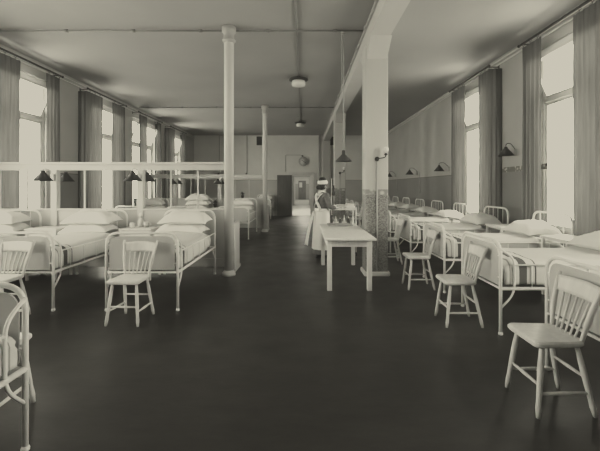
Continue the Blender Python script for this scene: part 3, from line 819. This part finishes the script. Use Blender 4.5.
tag(m.build('clock_conduit', 'conduit', origin=(-.92, YE-.02, 2.3)), 'thin bent conduit running over the doorway to the clock', 'conduit')
for x, lab in ((-2.3, 'dark louvred vent high on the end wall beside the iron column'), (1.5, 'dark louvred vent high on the end wall beside the beam')):
    t = thing('wall_vent', lab, 'vent', (x, YE-.01, 3.7), 0, 'vents on the end wall')
    m = MB(); m.box((-.14, -.04, 0), (.14, .01, .45), .008); m.build('vent_frame', 'vent', t)
    for k in range(7):
        m = MB(); m.box((-.12, -.055, .04+k*.055), (.12, -.04, .065+k*.055)); m.build('slat', 'dark', t)
m = MB(); m.tube([(.86, YE-.06, 0), (.86, YE-.06, ZC)], .05, 10); tag(m.build('riser_pipe', 'conduit', origin=(.86, YE-.06, 0)), 'tall grey riser pipe on the end wall beside the doorway', 'pipe')

# ------------------------------------------------------------------ white work table
t = thing('work_table', 'long white wooden table standing in the aisle before the pillar', 'table', (.675, 6.42*KY, 0))
m = MB(); m.box((-.36, -1.02, .745), (.36, 1.02, .775), .008); m.build('tabletop', 'wood', t)
m = MB(); m.box((-.325, -.87, .635), (.325, -.845, .745)); m.box((-.325, .845, .635), (.325, .87, .745)); m.box((-.325, -.84, .635), (-.3, .84, .745)); m.box((.3, -.84, .635), (.325, .84, .745)); m.build('apron', 'wood', t)
for sx in (-1, 1):
    for sy in (-1, 1):
        m = MB(); m.box((sx*.29-.034, sy*.845-.034, 0), (sx*.29+.034, sy*.845+.034, .745), .005); m.build('leg', 'wood', t)
m = MB(); m.box((.47, 6.57, .777), (.93, 6.92, .785), .004); m.box((.47, 6.57, .785), (.93, 6.585, .805)); m.box((.47, 6.905, .785), (.93, 6.92, .805)); m.box((.47, 6.57, .785), (.485, 6.92, .805)); m.box((.915, 6.57, .785), (.93, 6.92, .805))
tag(m.build('serving_tray', 'conduit', origin=(.7, 6.75, .777)), 'shallow grey tray at the far end of the white table', 'tray')

# ------------------------------------------------------------------ trolley with bottles
TX, TY = .86, 7.97
t = thing('instrument_trolley', 'white two-shelf trolley in front of the nurse', 'trolley', (TX, TY, 0))
for z, nm in ((1.0, 'shelf'), (.66, 'shelf')):
    m = MB(); m.box((-.30, -.25, z), (.30, .25, z+.02), .005); m.box((-.30, -.25, z+.02), (.30, -.238, z+.045)); m.box((-.30, .238, z+.02), (.30, .25, z+.045)); m.build(nm, 'iron', t)
for sx in (-1, 1):
    for sy in (-1, 1):
        m = MB(); m.tube([(sx*.29, sy*.24, .09), (sx*.29, sy*.24, 1.06)], .012, 8); l = m.build('leg', 'iron', t)
        m = MB(); m.lathe([(.045, -.012), (.045, .012)], n=12, axis='x', m=Matrix.Translation((sx*.29, sy*.24, .045))); m.tube([(sx*.29, sy*.24, .045), (sx*.29, sy*.24, .1)], .008, 6); m.build('caster', 'dark', l)
m = MB(); m.tube(fillet([(.29, -.24, .86), (.38, -.24, .9), (.38, .24, .9), (.29, .24, .86)], .05, 4), .009, 6); m.build('push_handle', 'iron', t)
def bottle(x, y, z, h, r, mat, label):
    t = thing('medicine_bottle', label, 'bottle', (x, y, z), 0, 'bottles on the trolley')
    m = MB(); m.lathe([(r*.9, 0), (r, .01), (r, h*.6), (r*.4, h*.75), (r*.35, h*.92)], n=12); m.build('bottle_body', mat, t)
    m = MB(); m.lathe([(r*.45, h*.9), (r*.45, h), (r*.2, h*1.02)], n=10); m.build('stopper', 'opal', t)
bx = [('dark', 'tall dark'), ('white', 'white'), ('dark', 'squat dark'), ('white', 'slim white'), ('dark', 'broad dark'), ('white', 'short white')]
wh = ['at the near corner by the nurse', 'second from the nurse', 'third from the nurse', 'fourth from the nurse', 'fifth from the nurse', 'at the end by the pillar']
for k, (c, nm) in enumerate(bx):
    bottle(TX-.23+k*.092, TY-.14+.04*(k % 2), .68, (.22, .17, .14, .2, .15, .12)[k], (.03, .032, .036, .025, .038, .03)[k], 'bottle' if c == 'dark' else 'enamel', '%s bottle on the lower trolley shelf, %s' % (nm, wh[k]))
m = MB(); m.lathe([(.05, 0), (.075, .01), (.11, .075), (.115, .085), (.105, .08), (.07, .015)], (TX+.0, TY+.1, 1.02), 20); tag(m.build('enamel_bowl', 'enamel', origin=(TX, TY+.1, 1.02)), 'white enamel bowl on the top shelf of the trolley', 'bowl')
m = MB(); m.box((TX+.06, TY-.2, 1.02), (TX+.27, TY+.0, 1.1), .025); m.box((TX+.08, TY-.19, 1.1), (TX+.26, TY-.02, 1.14), .018); tag(m.build('folded_linen', 'linen', origin=(TX+.16, TY-.1, 1.02)), 'stack of folded white linen on the top trolley shelf', 'linen')
m = MB(); m.lathe([(.045, 0), (.05, .07), (.052, .075), (.03, .08), (.012, .095)], (TX-.17, TY-.12, 1.02), 16); tag(m.build('lidded_jar', 'enamel', origin=(TX-.17, TY-.12, 1.02)), 'small lidded white jar on the trolley top near the nurse', 'jar')
# drip stand with dark bottle by the far pillar
t = thing('drip_stand', 'thin pole stand with a small dark bottle beside the nurse', 'stand', (.72, 9.0, 0))
m = MB()
for k in range(3):
    a = k*2.094; m.tube([(0, 0, .06), (.2*math.cos(a), .2*math.sin(a), .012)], .011, 6)
m.build('base', 'iron', t)
m = MB(); m.tube([(0, 0, .05), (0, 0, 1.72)], .009, 8); m.build('pole', 'iron', t)
m = MB(); m.lathe([(.02, 1.28), (.045, 1.3), (.045, 1.46), (.02, 1.5), (.02, 1.54)], (.05, 0, 0), 14); m.tube([(0, 0, 1.52), (.05, 0, 1.54)], .006, 6); m.build('hanging_bottle', 'bottle', t)

# ------------------------------------------------------------------ nurse
nz = thing('person', 'nurse in grey dress, white apron with crossed straps and white cap, attending a trolley', 'person', (.395, 7.55, 0), math.radians(-56))
def skinned(name, nodes, edges, mat, parent, sub=2, root=0):
    me = bpy.data.meshes.new(name); me.from_pydata([n[0] for n in nodes], edges, []); me.materials.append(M[mat])
    o = bpy.data.objects.new(name, me); C.objects.link(o); o.parent = parent
    sk = o.modifiers.new('skin', 'SKIN'); sk.use_smooth_shade = True
    for i, n in enumerate(nodes):
        r = n[1]; me.skin_vertices[0].data[i].radius = r if isinstance(r, tuple) else (r, r)
        me.skin_vertices[0].data[i].use_root = (i == root)
    ss = o.modifiers.new('sub', 'SUBSURF'); ss.levels = sub; ss.render_levels = sub
    return o
N = []; E = []
def nd(p, r, par=None):
    N.append((p, r)); i = len(N)-1
    if par is not None: E.append((par, i))
    return i
pel = nd((0, 0, .92), (.15, .11)); wst = nd((0, .0, 1.05), (.125, .095), pel); chs = nd((0, .01, 1.22), (.15, .105), wst); upc = nd((0, 0, 1.33), (.12, .08), chs)
nk = nd((0, .015, 1.40), .05, upc); jw = nd((0, .05, 1.455), (.055, .062), nk); hd_ = nd((0, .045, 1.52), (.07, .085), jw); tp = nd((0, .03, 1.585), (.06, .075), hd_)
def arm(s, el, wr, kn):
    sh = nd((s*.155, 0, 1.325), .055, upc); e = nd(el, .04, sh); w_ = nd(wr, .027, e); k = nd(kn, (.036, .02), w_)
    w_, k2 = Vector(wr), Vector(kn); d = (k2-w_).normalized(); sd = d.cross(Vector((0, 0, 1))).normalized()
    for j, (o, L) in enumerate(((-.03, .072), (-.01, .083), (.01, .078), (.03, .06))):
        b = k2 + sd*o + d*.012; f1 = nd(tuple(b), .0095, k); f2 = nd(tuple(b+d*L*.5+Vector((0, 0, -.01))), .0085, f1); nd(tuple(b+d*L*.85+Vector((0, 0, -.035))), .0075, f2)
    b = w_ + d*.03 - s*sd*.032; t1 = nd(tuple(b), .011, N.index((wr, .027)) if False else k); nd(tuple(b+d*.045 - s*sd*.02+Vector((0, 0, -.015))), .0085, t1)
arm(1, (.235, .03, 1.08), (.19, .25, 1.06), (.175, .33, 1.07))
arm(-1, (-.235, -.0, 1.08), (-.13, .24, 1.06), (-.10, .32, 1.07))
for s in (-1, 1):
    th = nd((s*.09, 0, .84), .085, pel); kn_ = nd((s*.095, .015, .48), .058, th); an = nd((s*.095, -.01, .09), .035, kn_); ft = nd((s*.1, .06, .04), (.036, .028), an); nd((s*.105, .15, .028), (.035, .02), ft)
body = skinned('body', N, E, 'skin', nz)
# grey dress bodice and sleeves
N = []; E = []
a0 = nd((0, 0, .98), (.155, .125)); a1 = nd((0, 0, 1.07), (.145, .115), a0); a2 = nd((0, .01, 1.22), (.17, .125), a1); a3 = nd((0, 0, 1.335), (.135, .09), a2); nd((0, .01, 1.385), (.065, .06), a3)
for s, el, wr in ((1, (.24, .03, 1.08), (.197, .22, 1.06)), (-1, (-.24, 0, 1.08), (-.145, .21, 1.06))):
    b = nd((s*.165, 0, 1.325), .07, a3); mid = nd((s*.205, .01, 1.2), .062, b); c = nd(el, .056, mid); nd(wr, .042, c)
skinned('dress_bodice', N, E, 'dress', nz)
def skirt(name, mat, prof, fold, nf, parent, half=None):
    def fn(u, v):
        a = 2*PI*u if half is None else half[0]+(half[1]-half[0])*u
        k = v*(len(prof)-1); i = min(int(k), len(prof)-2); t_ = k-i
        r = prof[i][0]*(1-t_)+prof[i+1][0]*t_; z = prof[i][1]*(1-t_)+prof[i+1][1]*t_
        r *= 1 + fold*v*math.sin(a*nf+2*v)
        return (r*1.08*math.sin(a), -r*.92*math.cos(a), z)
    m = MB(); m.grid(fn, 96, 16); return m.build(name, mat, parent)
skirt('dress_skirt', 'dress', [(.135, 1.02), (.158, .9), (.172, .6), (.195, .1)], .05, 11, nz)
ap = skirt('apron_skirt', 'apron', [(.142, 1.03), (.166, .9), (.185, .6), (.21, .2)], .04, 9, nz)
m = MB(); m.lathe([(.150, .985), (.155, 1.0), (.152, 1.045), (.146, 1.05)], n=28, sx=1.08, sy=.92); m.build('apron_waistband', 'apron', nz)
# crossed straps over the back + bib
def strap(p, name='apron_strap'):
    m = MB(); pts = fillet(p, .06, 5); m.tube(pts, .028, 8, flat=.3); m.build(name, 'apron', nz)
for s in (-1, 1):
    strap([(s*.095, .12, 1.25), (s*.105, .02, 1.405), (s*.075, -.10, 1.33), (0, -.135, 1.2), (-s*.07, -.135, 1.12), (-s*.10, -.115, 1.03)])
m = MB(); m.grid(lambda u, v: ((u-.5)*(.26-.04*v), .145+.01*math.cos((u-.5)*3)-.02*abs(u-.5), 1.03+.26*v), 8, 8); o = m.build('apron_bib', 'apron', nz); o.modifiers.new('t', 'SOLIDIFY').thickness = .006
m = MB(); m.lathe([(.062, 1.375), (.072, 1.385), (.062, 1.425), (.054, 1.425)], n=20, sy=1.05); m.build('collar', 'apron', nz)
# sash tails hanging from the waist
m = MB(); m.grid(lambda u, v: (-.05-.09*v+(u-.5)*(.06+.05*v), -.165-.13*math.sin(v*1.4)-.004*math.sin(u*9), 1.0-.72*v), 8, 14); o = m.build('sash_tail', 'apron', nz); o.modifiers.new('t', 'SOLIDIFY').thickness = .008
# hair, bun and cap
m = MB()
def ell(c, r, z0=-1, z1=1, nseg=20, n=12):
    prof = [];
    for k in range(n+1):
        q = z0+(z1-z0)*k/n; prof.append((math.sqrt(max(0, 1-q*q)), q))
    return [(a*1.0, b) for a, b in prof]
m.lathe([(a*.098+.001, b*.105) for a, b in ell(0, 1)], (0, .012, 1.535), 22, sx=.92, sy=1.0)
m.lathe([(a*.05+.001, b*.045) for a, b in ell(0, 1)], (0, -.085, 1.49), 16)
m.build('hair', 'hair', nz)
m = MB(); mm = Matrix.Translation((0, .022, 1.588)) @ Matrix.Rotation(math.radians(4), 4, 'X')
m.lathe([(.107, -.03), (.112, .0), (.104, .035), (.092, .052), (.086, .048)], n=24, m=mm, sx=.93); m.build('cap_band', 'apron', nz)
m = MB(); m.lathe([(.085, .04), (.075, .085), (.045, .115), (.0, .12)], n=20, m=mm, sx=.93); m.build('hair_crown', 'hair', nz)
# face
m = MB(); m.add([(-.012, .128, 1.5), (.012, .128, 1.5), (0, .15, 1.497), (0, .128, 1.535), (0, .126, 1.49)], [(0, 2, 3), (2, 1, 3), (0, 4, 2), (4, 1, 2)]); m.build('nose', 'skin', nz)
for s in (-1, 1):
    m = MB(); m.lathe([(a*.009+.0005, b*.005) for a, b in ell(0, 1)], (s*.03, .117, 1.527), 10); m.build('eye', 'hair', nz)
    m = MB(); m.lathe([(a*.012+.0005, b*.028) for a, b in ell(0, 1)], (s*.082, .03, 1.51), 10, sy=1.6); m.build('ear', 'skin', nz)
m = MB(); m.box((-.02, .117, 1.463), (.02, .122, 1.47), .002); m.build('mouth', 'dress', nz)
for s in (-1, 1):
    m = MB(); m.tube([(s*.1, -.05, .045), (s*.1, .04, .05), (s*.105, .13, .038), (s*.106, .2, .025)], [.038, .045, .042, .02], 12, flat=.95); m.box((s*.1-.035, -.085, 0), (s*.1+.035, .21, .012), .005); m.tube([(s*.1, -.02, .06), (s*.098, -.02, .16)], [.045, .042], 12); m.build('shoe', 'shoe', nz)

# ------------------------------------------------------------------ light
wld = bpy.data.worlds.new('daylight'); bpy.context.scene.world = wld; wld.use_nodes = True
nt = wld.node_tree; bg = nt.nodes['Background']
tc = nt.nodes.new('ShaderNodeTexCoord'); sp = nt.nodes.new('ShaderNodeSeparateXYZ'); rp = nt.nodes.new('ShaderNodeValToRGB')
nt.links.new(tc.outputs['Generated'], sp.inputs[0]); mr = nt.nodes.new('ShaderNodeMapRange'); mr.inputs[1].default_value = -1; mr.inputs[2].default_value = 1
nt.links.new(sp.outputs['Z'], mr.inputs[0]); nt.links.new(mr.outputs[0], rp.inputs['Fac'])
rp.color_ramp.elements[0].position = .40; rp.color_ramp.elements[0].color = (.75, .75, .75, 1)
rp.color_ramp.elements[1].position = .52; rp.color_ramp.elements[1].color = (1, 1, 1, 1)
nt.links.new(rp.outputs['Color'], bg.inputs['Color']); bg.inputs['Strength'].default_value = 19.5
# added fill lights that brighten the corridor rooms, no fixtures behind them
for loc, e in (((0, 21, 3.0), 330), ((0, 38, 3.0), 200)):
    ld = bpy.data.lights.new('corridor_fill_light', 'POINT'); ld.energy = e; ld.shadow_soft_size = .3
    lo = bpy.data.objects.new('corridor_fill_light', ld); C.objects.link(lo); lo.location = loc

sc = bpy.context.scene
vs = sc.view_settings
vs.view_transform = 'Standard'; vs.look = 'None'; vs.exposure = 0.0; vs.gamma = 1.0
vs.use_curve_mapping = True
cm = vs.curve_mapping
TINT = (1.0, .95, .80)
for ch_i in range(3):
    cu = cm.curves[ch_i]; k = TINT[ch_i]
    pts = [(0, .012), (.1, .092), (.3, .275), (.6, .47), (1.0, .58)]
    cu.points[0].location = (0, pts[0][1]*k); cu.points[1].location = (1, pts[-1][1]*k)
    for x, y in pts[1:-1]: cu.points.new(x, y*k)
cm.extend = 'HORIZONTAL'; cm.update()
sc.cycles.max_bounces = 10; sc.cycles.diffuse_bounces = 6; sc.cycles.transparent_max_bounces = 12
sc.cycles.sample_clamp_indirect = 6
